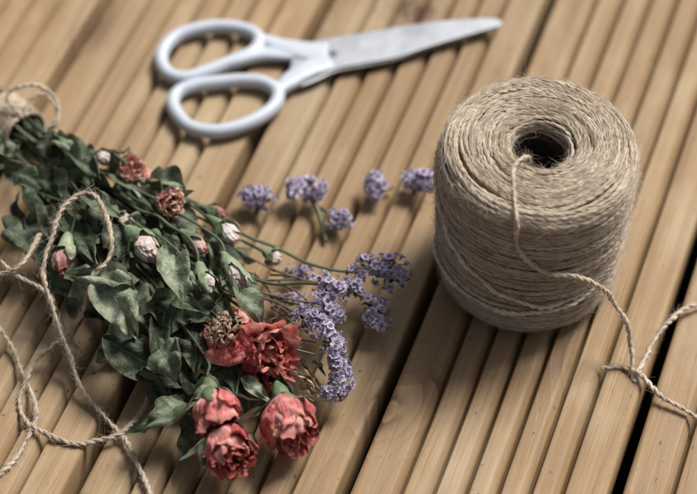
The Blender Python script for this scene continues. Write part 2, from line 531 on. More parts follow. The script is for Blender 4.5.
def on_spool(s, az, lift):
    i = np.clip(s, 0, PLEN)/.0005
    k = np.arange(len(PROF))
    r = np.interp(i, k, PROF[:, 0]); z = np.interp(i, k, PROF[:, 1])
    nr = np.interp(i, k, PN[:, 0]); nz = np.interp(i, k, PN[:, 1])
    ca, sa = np.cos(az), np.sin(az)
    P = np.stack([(r+nr*lift)*ca, (r+nr*lift)*sa, z+nz*lift], -1)+SC
    Nn = np.stack([nr*ca, nr*sa, nz], -1)
    return P, Nn
# check that the normal points away from the material (up on top)
_s_top = .045+.004+.016
if on_spool(np.array([_s_top]), np.array([0.]), np.array([0.]))[1][0, 2] < 0:
    PN = -PN

spool = thing('twine_spool', 'upright spool of natural jute twine standing on the decking', 'twine spool', (SC[0], SC[1], 0))
def build_spool():
    mb = MB()
    r = np.random.default_rng(5)
    TR = .00090
    # the dense mass under the outer strands
    az = np.linspace(0, 2*PI, 90, endpoint=False)
    ss = np.linspace(0, PLEN, 140)
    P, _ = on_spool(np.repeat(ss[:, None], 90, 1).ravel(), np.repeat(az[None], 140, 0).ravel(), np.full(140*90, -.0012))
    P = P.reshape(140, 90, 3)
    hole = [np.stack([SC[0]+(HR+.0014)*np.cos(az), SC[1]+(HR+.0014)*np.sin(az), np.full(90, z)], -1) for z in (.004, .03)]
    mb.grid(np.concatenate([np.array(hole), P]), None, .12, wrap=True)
    allP, allN, allT = [], [], []
    s = .033
    while s < PLEN-.001:
        az = np.linspace(0, 2*PI, 430)
        amp = .0024 if s > .040 else .0008
        ds = amp*np.sin(az+r.uniform(0, 6))+.5*amp*np.sin(2*az+r.uniform(0, 6))+.25*amp*np.sin(5*az+r.uniform(0, 6))
        lf = TR*.2+.00030*np.sin(3*az+r.uniform(0, 6))+.00025*np.sin(7*az+r.uniform(0, 6))+r.normal()*.0002
        P, Nn = on_spool(s+ds, az, lf)
        twine(mb, P, (TR if s < .078 else TR*.86)*r.uniform(.8, 1.15), .0105, 2, 5, up=Nn, tone=.5+r.normal()*.2, seed=int(r.integers(1e9)))
        allP.append(P); allN.append(Nn); allT.append(unit(np.gradient(P, axis=0)))
        s += (.00128 if s < .078 else .00110)*r.uniform(.8, 1.2)
    # crossing strands laid over the first layer
    for k in range(150):
        span = r.uniform(2.2, 6.5)
        a0 = r.uniform(0, 2*PI)
        zone = r.random()
        if zone < .5:     # over the top face and the rim
            s0 = r.uniform(.041, .078); sl = r.uniform(-.0045, .0045)*span*(.75)
        else:             # round the side, nearly level
            s0 = r.uniform(.078, PLEN-.012); sl = r.normal()*.0018*span*.6
        n = max(30, int(span*70))
        q = np.linspace(0, 1, n)
        az = a0+span*q
        st = s0+sl*(q-.5)+.0006*np.sin(q*r.uniform(4, 14)+r.uniform(0, 6))
        st = np.clip(st, .035, PLEN-.004)
        endf = np.clip(np.minimum(q, 1-q)/.07, 0, 1)
        lf = -.0011+endf*(.0011+TR*r.uniform(1.0, 1.7))+.0003*np.sin(q*span*4+r.uniform(0, 6))
        P, Nn = on_spool(st, az, lf)
        twine(mb, P, TR*r.uniform(.7, 1.12), .0105, 2, 5, up=Nn, tone=.54+r.normal()*.12, seed=int(r.integers(1e9)))
        for _ in range(2):
            allP.append(P); allN.append(Nn); allT.append(unit(np.gradient(P, axis=0)))
    AP, AN, AT = np.concatenate(allP), np.concatenate(allN), np.concatenate(allT)
    fuzz(mb, AP+AN*TR*.6, AN, AT, 20000, .0015, .009, .00005, 8, .28)
    fuzz(mb, AP+AN*TR*.6, AN, AT, 2200, .004, .016, .00005, 9, .5)
    fuzz(mb, AP+AN*TR*.8, AN, AT, 22000, .003, .010, .00006, 18, .09)
    mb.build('winding', M['jute'], spool, (SC[0], SC[1], SH/2))
build_spool()
def hole_shade_lining():  # added dark lining that paints shade into the hole, below the lip
    mb = MB()
    az = np.linspace(0, 2*PI, 48, endpoint=False)
    rows = []
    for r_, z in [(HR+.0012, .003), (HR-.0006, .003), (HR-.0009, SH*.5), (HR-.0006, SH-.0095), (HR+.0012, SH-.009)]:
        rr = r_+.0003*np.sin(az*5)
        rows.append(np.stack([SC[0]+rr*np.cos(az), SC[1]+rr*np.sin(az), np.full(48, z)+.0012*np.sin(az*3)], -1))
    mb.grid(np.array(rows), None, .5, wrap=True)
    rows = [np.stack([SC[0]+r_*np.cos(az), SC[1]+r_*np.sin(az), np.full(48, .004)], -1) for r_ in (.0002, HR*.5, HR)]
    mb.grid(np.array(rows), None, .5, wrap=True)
    mb.build('hole_shade_tube', M['hole_shade'], spool, (SC[0], SC[1], .004))
hole_shade_lining()

def hit_cyl(px, py, rad):
    d = ray(px, py); o = CAMP-SC
    a = d[0]**2+d[1]**2; b = 2*(o[0]*d[0]+o[1]*d[1]); c = o[0]**2+o[1]**2-rad**2
    disc = max(b*b-4*a*c, 0)
    return CAMP+d*((-b-math.sqrt(disc))/(2*a))

def cord(name, pts, parent, rad=.0013, seed=1, tone=.55, origin=None, hair=None, seg=.0006, flip=1):
    P = spline(pts, seg)
    w = Wob(seed, 160); w2 = Wob(seed+7, 420)
    P = P+np.stack([w(P), w(P+5), w(P+9)*.4], -1)*.00042+np.stack([w2(P), w2(P+5), w2(P+9)*.3], -1)*.00012
    mb = MB()
    twine(mb, P, rad, .0088*flip, 2, 8, tone=tone, seed=seed, vary=.2)
    T, N, B = frames(P)
    ln = len(P)*seg
    n = hair if hair is not None else int(ln*3400)
    a = np.random.default_rng(seed).uniform(0, 2*PI, len(P))
    Nr = np.cos(a)[:, None]*N+np.sin(a)[:, None]*B
    fuzz(mb, P+Nr*rad*.7, Nr, T, n, .001, .008, .00006, seed+2, .33)
    return mb.build(name, M['jute'], parent, origin if origin is not None else P[0])

# loose turns sagging round the side, then the end that comes out of the hole
def wrap_strand(pix, rad_off, seed):
    pts = [hit_cyl(px, py, SR+rad_off) for px, py in pix]
    return cord('loose_wrap', pts, spool, .00095, seed, .5)
def az_strand(a0, a1, zf, seed, lift=.0021):
    az = np.linspace(a0, a1, 26)
    z = np.array([zf(q) for q in np.linspace(0, 1, 26)])
    lift = lift*np.clip(np.minimum(np.linspace(0, 1, 26), np.linspace(1, 0, 26))/.10, -.2, 1)-.0004
    rr = np.interp(z, [0, .007, .05, .09, .1], [SR-.003, SR-.0022, SR-.0003, SR+.0002, SR-.006])+lift
    pts = np.stack([SC[0]+rr*np.cos(az), SC[1]+rr*np.sin(az), z], -1)
    return cord('loose_wrap', pts, spool, .0012, seed, .95)
# azimuth -90 deg is the side facing the camera
az_strand(R_(-215), R_(-36), lambda q: .088-.060*math.sin(min(q*1.12, 1)*PI*.5)**1.25+.012*max(0, q-.7)*3, 31, .0036)
az_strand(R_(-190), R_(-42), lambda q: .0285-.008*math.sin(q*PI)+.008*q, 32, .0046)

zt = SH+.0022
tail = [at(531, 163, SH-.016), at(527, 158, SH-.006), at(521, 159.5, zt-.0004), at(515, 170, zt), at(513.5, 190, zt+.0002),
        at(515, 212, zt-.0006), at(515.5, 224, SH-.0015)]
tail += [hit_cyl(517, 238, SR+.0022), hit_cyl(524, 256, SR+.0030), hit_cyl(538, 269, SR+.0040), hit_cyl(556, 275, SR+.0065)]
z0 = tail[-1][2]
tail += [at(576, 277, z0-.001), at(597, 286, z0-.008), at(614, 302, z0*.60), at(627, 326, z0*.38), at(632.5, 352, z0*.16), at(634, 376, .0018),
         at(637, 380, .0012), at(641, 368, .0013), at(654, 341, .0014), at(670, 319, .0035), at(697, 304, .0045), at(740, 300, .002),
         at(790, 330, .0012), at(800, 380, .0012), at(760, 425, .0012), at(717, 424, .0012), at(697, 418, .0016), at(675, 406, .0026), at(656, 389, .0046),
         at(641, 374, .0046), at(628, 369, .0024), at(614, 368, .0013), at(600, 369.5, .0012)]
cord('twine_tail', tail, spool, .0012, 41, .50, hair=3600)

# ------------------------------------------------------------------ scissors
sc_o = at(330, 55, 0)
scissors = thing('scissors', 'closed scissors with white loop handles lying on the decking', 'scissors', sc_o)
def handle(loop, neck, z, seed):
    mb = MB()
    L = spline([at(x, y, z) for x, y in loop], .0015, closed=True)
    L = np.concatenate([L, L[1:3]])
    tube(mb, L, .0041, 14, up=(0, 0, 1), squash=1.05, cap=True)
    for path in neck:
        P = spline([at(x, y, zz) for x, y, zz, wd in path], .0015)
        i = np.linspace(0, 1, len(P))
        wds = np.interp(i, np.linspace(0, 1, len(path)), [p[3] for p in path])
        T, N, B = frames(P, (0, 0, 1))
        a = np.linspace(0, 2*PI, 18, endpoint=False)
        hz = np.interp(i, [0, .6, 1], [.0037, .0034, .0024])
        ca = np.sign(np.cos(a))*np.abs(np.cos(a))**.8; sa = np.sign(np.sin(a))*np.abs(np.sin(a))**.8
        G = P[:, None]+N[:, None]*(hz[:, None]*ca)[..., None]+B[:, None]*(wds[:, None]*sa)[..., None]
        G = np.concatenate([G[:1]*.02+P[:1, None]*.98, G, G[-1:]*.02+P[-1:, None]*.98])
        mb.grid(G, None, .5, wrap=True)
    o = mb.build('handle', M['plastic'], scissors, sc_o)
    m = o.modifiers.new('blend', 'REMESH'); m.mode = 'VOXEL'; m.voxel_size = .0006; m.use_smooth_shade = True
    s = o.modifiers.new('soften', 'SMOOTH'); s.iterations = 10; s.factor = .5
    return o
k = .00058
handle([(161, 60), (166, 46), (180, 34.5), (203, 28), (226, 26.5), (249, 31), (259, 40), (253, 52), (228, 63), (203, 73), (184, 78), (168, 73.5)],
       [[(250, 32.5, .0055, 3*k), (259, 38, .0055, 6*k), (270, 43, .0055, 10*k), (284, 48, .0055, 12*k), (306, 52, .0055, 13.5*k), (327, 54, .0057, 15*k)],
        [(205, 72, .0055, 3*k), (238, 61, .0055, 6*k), (262, 55, .0055, 7*k), (292, 54, .0055, 9*k)]], .0055, 1)
handle([(173, 106), (178, 92.5), (195, 85.5), (217, 82.5), (240, 80.5), (263, 82.5), (277, 92), (275, 105), (259, 118), (235, 128), (210, 131.5), (187, 125)],
       [[(275, 104, .0055, 3*k), (276, 97, .0055, 6*k), (281, 89, .0055, 10*k), (293, 79, .0055, 11*k), (310, 69, .0055, 12*k), (330, 61, .0054, 12*k)]], .0055, 2)
def blade(poly, z0, z1, edge_i):
    import bmesh
    bm = bmesh.new()
    P = [at(x, y, z1) for x, y in poly]
    c = at(330, 55, 0)
    top = [bm.verts.new(Vector(p)-Vector(c)) for p in P]
    f = bm.faces.new(top)
    r = bmesh.ops.extrude_face_region(bm, geom=[f])
    for v in [e for e in r['geom'] if isinstance(e, bmesh.types.BMVert)]:
        v.co.z -= (z1-z0)
    bmesh.ops.recalc_face_normals(bm, faces=bm.faces)
    # cutting bevel: pull the lower edge of the top face inwards
    me = bpy.data.meshes.new('blade'); bm.to_mesh(me); bm.free()
    me.materials.append(M['steel'])
    o = bpy.data.objects.new('blade', me); COL.objects.link(o)
    place(o, c, scissors)
    b = o.modifiers.new('edge', 'BEVEL'); b.width = .0005; b.segments = 2; b.limit_method = 'ANGLE'
    return o
def edge_curve(pts): return [tuple(p) for p in spline(np.array(pts), 3.0)]
up_e = edge_curve([(296, 45), (325, 38.5), (363, 32.5), (400, 26), (439, 20.8), (470, 18.4), (489, 17.6), (498, 18.8), (502, 22), (500, 25), (493, 27.3)])
lo_e = edge_curve([(493, 27.3), (460, 36.6), (426, 47), (395, 57), (363, 63), (340, 67), (318, 74), (300, 80), (290, 70), (296, 45)])
blade(up_e[:-1]+lo_e[:-1], .0052, .0066, 0)
up2 = edge_curve([(300, 60), (330, 50), (400, 34), (450, 26), (488, 19), (499, 20), (501, 24.5), (494, 28.4)])
lo2 = edge_curve([(494, 28.4), (460, 38.6), (426, 49), (395, 59.5), (363, 66), (335, 71.5), (312, 82), (298, 84), (300, 60)])
blade(up2[:-1]+lo2[:-1], .0036, .0051, 0)
mbs = MB()
scp = at(334.5, 53.5, .0066)
a = np.linspace(0, 2*PI, 20, endpoint=False)
rings = [(.0001, .0010), (.0017, .0010), (.0023, .0006), (.0024, -.0006)]
mbs.grid(np.array([[scp+np.array([r*math.cos(q), r*math.sin(q), h]) for q in a] for r, h in rings]), None, .5, wrap=True)
mbs.build('screw', M['screw'], scissors, scp)

# ------------------------------------------------------------------ plant pieces
def leaf(parent, p0, p1, width, arch=.006, fold=.5, curl=.5, twist=0.0, seed=0, nrm=None, side=0.0, mat='leaf', name='leaf', crumple=1.0, serr=1.0, nv=26, nu=15, origin=None, mb=None, wexp=.85):
    r = np.random.default_rng(seed)
    p0 = np.asarray(p0); p1 = np.asarray(p1)
    ln = np.linalg.norm(p1-p0)
    n0 = np.array([0, -.35, 1.0]) if nrm is None else np.asarray(nrm, float)
    T0 = unit(p1-p0)
    n0 = unit(n0-T0*(n0@T0)); s0 = np.cross(T0, n0)
    v = np.linspace(0, 1, nv)
    mid = p0+(p1-p0)*v[:, None]+n0*(arch*np.sin(v*PI)-curl*.25*ln*np.clip(v-.6, 0, 1)**2*2)[:, None]+s0*(side*ln*np.sin(v*PI))[:, None]
    T = unit(np.gradient(mid, axis=0))
    Nn = unit(n0-T*(T@n0)[:, None])
    tw = twist*(v-.3)
    B = np.cross(T, Nn)
    Nn, B = Nn*np.cos(tw)[:, None]+B*np.sin(tw)[:, None], B*np.cos(tw)[:, None]-Nn*np.sin(tw)[:, None]
    u = np.linspace(-1, 1, nu)
    width = width*.92; curl = curl*1.25
    w = width*.5*np.sin(PI*np.clip(v, 0, 1)**wexp)**.85*(1-.15*v)+.0002
    ser = 1+serr*.11*np.abs(((v*11) % 1)-.5)*2
    W = w[:, None]*np.where(np.abs(u)[None] > .95, ser[:, None], 1)
    fa = fold*(1+.6*r.normal()*np.sin(v*r.uniform(2, 6)+r.uniform(0, 6)))
    au = np.abs(u)[None]
    ang = fa[:, None]*au+curl*au**3*(.5+.9*np.sin(v*5+r.uniform(0, 6)))[:, None]*1.1*np.sign(r.normal()+.6)
    # bend the blade about the rib: integrate the angle
    du = 2/(nu-1)
    half = nu//2
    y = np.zeros((nv, nu)); zz = np.zeros((nv, nu))
    for k in range(1, half+1):
        for sgn in (1, -1):
            i = half+sgn*k; j = half+sgn*(k-1)
            am = (ang[:, i]+ang[:, j])/2*(1+.25*sgn*math.sin(seed))
            y[:, i] = y[:, j]+sgn*np.cos(am)*du*W[:, i]
            zz[:, i] = zz[:, j]+np.sin(am)*du*W[:, i]
    G = mid[:, None]+B[:, None]*y[..., None]+Nn[:, None]*zz[..., None]
    crumple = crumple*1.7; w1 = Wob(seed+3, 120); w2 = Wob(seed+4, 420)
    w3 = Wob(seed+5, 230)
    G = G+Nn[:, None]*((w1(G)*.0021+(np.abs(w3(G))-.6)*.0021+w2(G)*.00042)*crumple*np.minimum(1, (np.abs(u)[None]+.25)))[..., None]*min(1, width/.012)
    uv = np.stack(np.broadcast_arrays(u[None, :], v[:, None]), -1)
    G[..., 2] = np.maximum(G[..., 2], .0008)
    if mb is not None:
        mb.grid(G, uv, r.random()); return
    b = MB(); b.grid(G, uv, r.random())
    return b.build(name, M[mat], parent, p0)

def axis_frame(base, mouth, roll=0.0):
    z = unit(np.asarray(mouth)-np.asarray(base))
    h = np.array([0, 0, 1.0]) if abs(z[2]) < .9 else np.array([1.0, 0, 0])
    x = unit(np.cross(h, z)); y = np.cross(z, x)
    c, s = math.cos(roll), math.sin(roll)
    return np.stack([x*c+y*s, y*c-x*s, z], 0)

def petals(mb, base, F, R, H, layers, seed, crinkle=1.0, mi=0):
    r = np.random.default_rng(seed)
    nu, nv = 31, 31
    u = np.linspace(-1, 1, nu)[None, :]; v = np.linspace(0, 1, nv)[:, None]
    a_off = r.uniform(0, 6)
    for (n, rad, hf, wid, curl, close, mi_) in layers:
        for k in range(n):
            a0 = a_off+2*PI*k/n+r.normal()*.15
            rd = rad*r.uniform(.92, 1.08); hh = hf*r.uniform(.92, 1.06); cu = curl*r.uniform(.3, 1.5); wd = wid*r.uniform(.85, 1.15)
            lean = r.normal()*.12
            ang = a0+u*wd*(.30+.70*np.sin(np.minimum(1, v*1.35)*PI/2))+lean*v
            prof = .16+.84*np.sin(np.minimum(1, v*1.55)*PI/2)**.8
            rr = R*rd*prof*(1-close*np.clip(v-.45, 0, 1)**1.6*2.0)
            rr = rr+cu*R*(np.clip(v-.68, 0, 1)**1.7*3.2)*(1+.5*u**2)+R*.05*u*v*(1 if seed % 2 else -1)
            rr = rr+cu*R*.30*np.abs(u)**3*v**2
            top = 1-.20*np.abs(u)**1.7+.03*np.sin(u*7+r.uniform(0, 6))*v+.025*np.sin(u*15+r.uniform(0, 6))*v
            zz = H*hh*v*top-cu*H*np.clip(v-.75, 0, 1)**1.6*3.0
            X = np.stack(np.broadcast_arrays(rr*np.cos(ang), rr*np.sin(ang), zz), -1)
            nd = np.stack([np.cos(ang), np.sin(ang), 0*ang+.25], -1)
            s_ = seed*31+k*7+int(rad*100)
            w0, w1, w2 = Wob(s_, 1.1/R), Wob(s_+1, 3.0/R), Wob(s_+2, 8/R)
            w3 = Wob(s_+3, 4.2/R)
            d = R*crinkle*(.085*w0(X)*v+.055*w1(X)*v+.040*w2(X)*v-.13*np.abs(w3(X))*v+.018*Wob(s_+9, 15/R)(X)*v+.06*v)
            d = d+R*crinkle*.045*np.sin(u*r.uniform(8, 14)+r.uniform(0, 6)+2*np.sin(v*4))*v
            X = X+nd*d[..., None]
            X[..., 2] += R*crinkle*(.07*w1(X+.01)+.05*w2(X+.02))*v**3
            Wp = base+X@F
            Wp[..., 2] = np.maximum(Wp[..., 2], .0012)
            uv = np.stack(np.broadcast_arrays(u, v), -1)
            mb.grid(Wp, uv, r.random(), mi=mi_)

def calyx(parent, base, F, R, H, seed, reach=.9, spread=.25, hip=1.0, wide=1.0, nrep=5, hiplen=.30):
    """green hip and sepals under a flower"""
    r = np.random.default_rng(seed)
    mb = MB()
    a = np.linspace(0, 2*PI, 14, endpoint=False)
    rows = []
    for q in np.linspace(0, 1, 9):
        rad = R*(.16+.34*math.sin(min(1, q*1.15)*PI*.62))*hip*.75 if hiplen < .5 else R*(.15+.70*q**.6)*hip
        rows.append(base+np.stack([rad*np.cos(a), rad*np.sin(a), np.full(14, H*(-hiplen+(hiplen+.06)*q))], -1)@F)
    rows = np.array(rows); wv = Wob(seed+9, 1.6/R); wv2 = Wob(seed+10, 4/R)
    ctr = rows.mean(1, keepdims=True); rows = ctr+(rows-ctr)*(1+.13*wv(rows)+.06*wv2(rows))[..., None]
    mb.grid(rows, np.zeros((9, 14, 2))+.5, .5, wrap=True)
    for k in range(nrep):
        az = 2*PI*k/nrep+r.normal()*.2
        L = H*reach*r.uniform(.75, 1.15); sp = spread*r.uniform(.3, 1.7)
        d = np.array([math.cos(az), math.sin(az), 0])
        v = np.linspace(0, 1, 14)[:, None]; u = np.linspace(-1, 1, 7)[None, :]
        rr = (R*(.42+.66*np.sin(np.minimum(1, v*1.7)*PI/2)*hip) if hiplen < .5 else R*(.80+.30*np.sin(np.minimum(1, v*1.7)*PI/2)))+sp*R*np.clip(v-.35, 0, 1)**1.5*4-(.35*R*np.clip(v-.6, 0, 1) if sp < .2 else 0)
        z = L*v*(1-.35*sp*v)
        wd = R*.52*wide*np.sin(PI*np.clip(.16+v*.84, 0, 1))**.7*(1-.45*v)
        tang = np.array([-math.sin(az), math.cos(az), 0])
        X = d*(rr-(.25*(u**2)*wd))[..., None]+tang*(wd*u)[..., None]+np.array([0, 0, 1.0])*(z+0*u)[..., None]
        wv = Wob(seed*13+k, 2/R)
        X = X+d*(R*(.09*wv(X)+.05*Wob(seed*13+k+500, 5/R)(X)))[..., None]+tang*(R*.10*wv(X+.03)*v)[..., None]
        Wp = base+X@F
        Wp[..., 2] = np.maximum(Wp[..., 2], .001)
        mb.grid(Wp, np.stack(np.broadcast_arrays(u, v), -1), r.random())
    return mb.build('calyx', M['sepal'], parent, base)

OPEN = [(2, .22, .97, 1.6, .0, .5, 0), (3, .44, 1.0, 1.35, .06, .3, 0), (3, .68, 1.0, 1.25, .14, .22, 0), (3, .90, .97, 1.15, .26, .12, 0), (3, 1.02, .86, .95, .5, .0, 0)]
SMALL = [(3, .36, 1.0, 1.3, .06, .3, 0), (4, .66, 1.0, 1.1, .15, .1, 0), (5, .95, .92, 1.0, .30, .0, 0)]
TULIP = [(2, .20, .97, 1.6, .0, .5, 0), (3, .40, 1.02, 1.4, .06, .42, 0), (4, .62, 1.03, 1.2, .12, .34, 0), (4, .82, 1.0, 1.1, .20, .28, 0), (3, .98, .93, 1.15, .30, .22, 0)]
BUD = [(3, .40, 1.04, 1.5, .03, .6, 0), (3, .66, 1.0, 1.4, .06, .62, 0), (4, .92, .93, 1.15, .12, .5, 0)]

bq_o = at(20, 112, 0)
bouquet = thing('dried_bouquet', 'tied bouquet of dried red roses and purple statice lying on the decking', 'bouquet', bq_o)

def flower(name, base, mouth, R, layers, mats, seed, crinkle=1.0, label=None, reach=.8, spread=.5, roll=0.0, extra=None, hip=1.0, wide=1.0):
    base = np.asarray(base); mouth = np.asarray(mouth)
    F = axis_frame(base, mouth, roll)
    H = np.linalg.norm(mouth-base)
    mb = MB()
    petals(mb, base, F, R, H, layers, seed, crinkle)
    if extra: extra(mb, base, F, R, H)
    o = mb.build(name, [M[m] for m in mats], bouquet, base)
    if label: o['label'] = label
    calyx(o, base, F, R, H, seed+50, reach, spread, hip, wide, 5, .62 if name == 'rosebud' else .30)
    STEM_ENDS.append((base-F[2]*H*.25, -F[2]))
    return o
STEM_ENDS = []

def ruffle_heart(mb, base, F, R, H):
    """withered, crumpled heart of short curled strips"""
    r = np.random.default_rng(77)
    for k in range(170):
        q = math.sqrt(r.random())*.74; a = r.uniform(0, 2*PI)
        c = np.array([q*R*math.cos(a), q*R*math.sin(a), H*(.86+.22*(1-1.6*q*q))+r.normal()*R*.05])
        d = unit(np.array([math.cos(a)*(.2+q), math.sin(a)*(.2+q), .9])+r.normal(size=3)*.6)
        t = unit(np.cross(d, r.normal(size=3)))
        L = R*r.uniform(.10, .20); W = R*r.uniform(.04, .085)
        v = np.linspace(0, 1, 6)[:, None, None]; u = np.linspace(-1, 1, 4)[None, :, None]
        bend = unit(np.cross(d, t))*r.choice([-1, 1])
        X = c-d*L*.5+d*L*v*(1-.4*v)+bend*L*.75*v**2+t*W*u*(1-.4*v)+bend*W*.5*u**2
        mb.grid(base+X@F, np.stack(np.broadcast_arrays(u[..., 0], v[..., 0]), -1), r.random(), mi=1)

flower('rose_head', at(241, 351, .020), at(221, 325, .041), .0140, [(4, .60, .80, 1.0, .0, .2, 0), (4, .86, .90, 1.1, .02, .22, 0), (4, 1.02, .84, 1.05, .10, .14, 0)], ['rose', 'gold'], 3, .9,
       'rose with a withered golden heart among pink outer petals', .5, .5, .6, ruffle_heart, .8, .5)
flower('rose_head', at(250, 347, .019), at(280, 361, .032), .0138, OPEN, ['rose'], 8, .95, 'widest rose with outer petals bent right back', .7, .5, 1.0, None, .8, .45)
flower('rose_head', at(210, 390, .030), at(222, 430, .026), .0132, TULIP, ['rose'], 15, .92, 'rose with faded tan shoulder above another rose', .7, .4, .3, None, .75, .45)
flower('rose_head', at(222, 432, .018), at(236, 463, .029), .0122, TULIP, ['rose'], 23, .85, 'rose nearest the camera with its spiral mouth showing', .75, .4, 2.0, None, .75, .5)
flower('rose_head', at(281, 396, .024), at(297, 444, .022), .0145, TULIP, ['rose'], 28, .9, 'rose with big smooth pale coral outer petals', .6, .4, 1.2, None, .75, .45)
flower('rose_head', at(122, 176, .032), at(136, 163, .043), .0080, SMALL, ['rosepale'], 35, .8, 'small faded coral rose near the binding', .8, .4)
flower('rose_head', at(160, 199, .034), at(177, 206, .044), .0066, SMALL, ['rosepale'], 41, .8, 'small coral rose half hidden by green buds', .9, .4)
# buds: base px, tip px, z, radius, petals
for i, (bx, by, tx, ty, z0, z1, R, mt, rc, sp) in enumerate([
        (68, 232, 63, 274, .040, .036, .0090, 'budpink', .42, .12), (126, 226, 156, 258, .046, .046, .0078, 'budwhite', .55, .05),
        (180, 230, 207, 252, .038, .036, .0068, 'budpink', .62, .05), (206, 215, 240, 242, .032, .032, .0070, 'budwhite', .66, .05),
        (152, 182, 182, 202, .030, .030, .0078, 'budpink', .95, .02), (88, 150, 112, 162, .034, .036, .0060, 'budwhite', .5, .1),
        (198, 262, 210, 292, .044, .041, .0066, 'budwhite', 1.02, .0), (222, 252, 242, 286, .040, .037, .0058, 'budwhite', 1.05, .0),
        (196, 206, 226, 216, .026, .026, .0060, 'budpink', .7, .05), (110, 214, 132, 226, .038, .040, .0062, 'budwhite', 1.0, .02),
        (262, 250, 280, 262, .018, .016, .0050, 'budwhite', .6, .05), (184, 268, 197, 290, .044, .040, .0052, 'budwhite', 1.1, .0)]):
    bx, by = bx+(tx-bx)*.38, by+(ty-by)*.38
    flower('rosebud', at(bx, by, z0), at(tx, ty, z1), R*(.80+.13*math.sin(i*2.1)), BUD, [mt], 60+i, .42, None, rc*(1.15+.25*math.cos(i*1.7)), sp+.06+.10*math.sin(i*3.3)**2, i*.7, None, .88+.1*math.sin(i*1.3), 1.05+.2*math.sin(i*2.7))

# ---- stems: every one runs through the binding
NECK = at(12, 120, .013); OUT = at(-75, 58, .012)
ndir = unit(at(60, 160, .02)-at(-20, 92, .012)); nx = unit(np.cross(ndir, (0, 0, 1))); nz = np.cross(nx, ndir)
rs = np.random.default_rng(21)
def stem_through(end, edir, rad=.0011, mat='stem', mid=None):
    q = math.sqrt(rs.random())*.0085; a = rs.uniform(0, 2*PI)
    off = nx*q*math.cos(a)+nz*q*math.sin(a)
    n0 = NECK+off
    o0 = OUT+nx*(off@nx)*2.6+nz*(off@nz)*.5+rs.normal(size=3)*.003
    o0[2] = max(o0[2], .003)
    d = end-n0; L = np.linalg.norm(d)
    p2 = n0+d*.36-np.array([0, 0, 1.0])*.008*rs.random()+rs.normal(size=3)*.0035
    p2[2] = max(p2[2], .004)
    p3 = end+edir*min(L*.22, .022)-np.array([0, 0, .004])
    p3[2] = max(p3[2], .004)
    pts = [o0, n0-ndir*.012, n0, n0+ndir*.018, p2, p3, end]
    P = spline(pts, .002)
    w_ = Wob(int(rs.integers(1e6)), 90)
    P = P+np.stack([w_(P), w_(P+3), w_(P+7)], -1)*.0005
    P[:, 2] = np.maximum(P[:, 2], .0018)
    mb = MB()
    tt = np.linspace(0, 1, len(P))
    tube(mb, P, rad*(1.25-.35*tt)*(1+.08*np.sin(tt*60+rs.uniform(0, 6))), 8)
    # thorns
    if mat == 'stem':
        T, N, B = frames(P)
        for i in rs.integers(len(P)//3, len(P)-4, 4):
            a = rs.uniform(0, 2*PI); nn = N[i]*math.cos(a)+B[i]*math.sin(a)
            tube(mb, np.array([P[i], P[i]+nn*rad*1.6+T[i]*.0004, P[i]+nn*rad*2.6-T[i]*.0006]), np.array([rad*.5, rad*.3, rad*.05]), 5, cap=False)
    return mb.build('stem', M[mat], bouquet, n0)
for e, d in STEM_ENDS:
    stem_through(e, d, rs.uniform(.0007, .00095))
# a few more, leafy ones without a flower
for (x, y, z) in [(250, 305, .02), (205, 370, .025), (150, 330, .03), (120, 280, .03), (190, 320, .03), (90, 230, .025), (225, 345, .018), (240, 285, .02), (170, 380, .02), (60, 195, .03), (265, 345, .012), (130, 200, .04)]:
    e = at(x, y, z)
    stem_through(e, unit(NECK-e), rs.uniform(.0009, .0013))

# ---- statice
def floret(mb, c, ax, R, seed):
    r = np.random.default_rng(seed)
    F = axis_frame(c, c+ax, r.uniform(0, 6))
    a = np.linspace(0, 2*PI, 20, endpoint=False)[None, :]
    v = np.linspace(0, 1, 7)[:, None]
    flare = r.uniform(.7, 1.25)
    rr = R*(.16+.25*v+flare*.72*v**2.4)*(1+.13*v*np.cos(5*a+r.uniform(0, 6))+.10*v**2*np.sin(10*a+r.uniform(0, 6)))
    zz = R*1.5*v-R*.55*flare*v**4+R*.16*v**2*np.sin(5*a+r.uniform(0, 6))+R*.10*v**2*np.sin(11*a+r.uniform(0, 6))
    X = np.stack([rr*np.cos(a)+0*v, rr*np.sin(a)+0*v, zz+0*a], -1)
    X = X+r.normal(size=3)*0
    Wp = c+X@F
    mb.grid(Wp, np.stack(np.broadcast_arrays(np.cos(a), .25+.6*v), -1), r.random(), wrap=True, mi=0)
    # small inner crown
    rr2 = R*(.10+.30*v)*(1+.15*np.cos(5*a)); zz2 = R*(.5+.75*v)
    X = np.stack([rr2*np.cos(a)+0*v, rr2*np.sin(a)+0*v, zz2+0*a], -1)
    mb.grid(c+X@F, np.stack(np.broadcast_arrays(np.cos(a), .5+.4*v), -1), r.random(), wrap=True, mi=0)

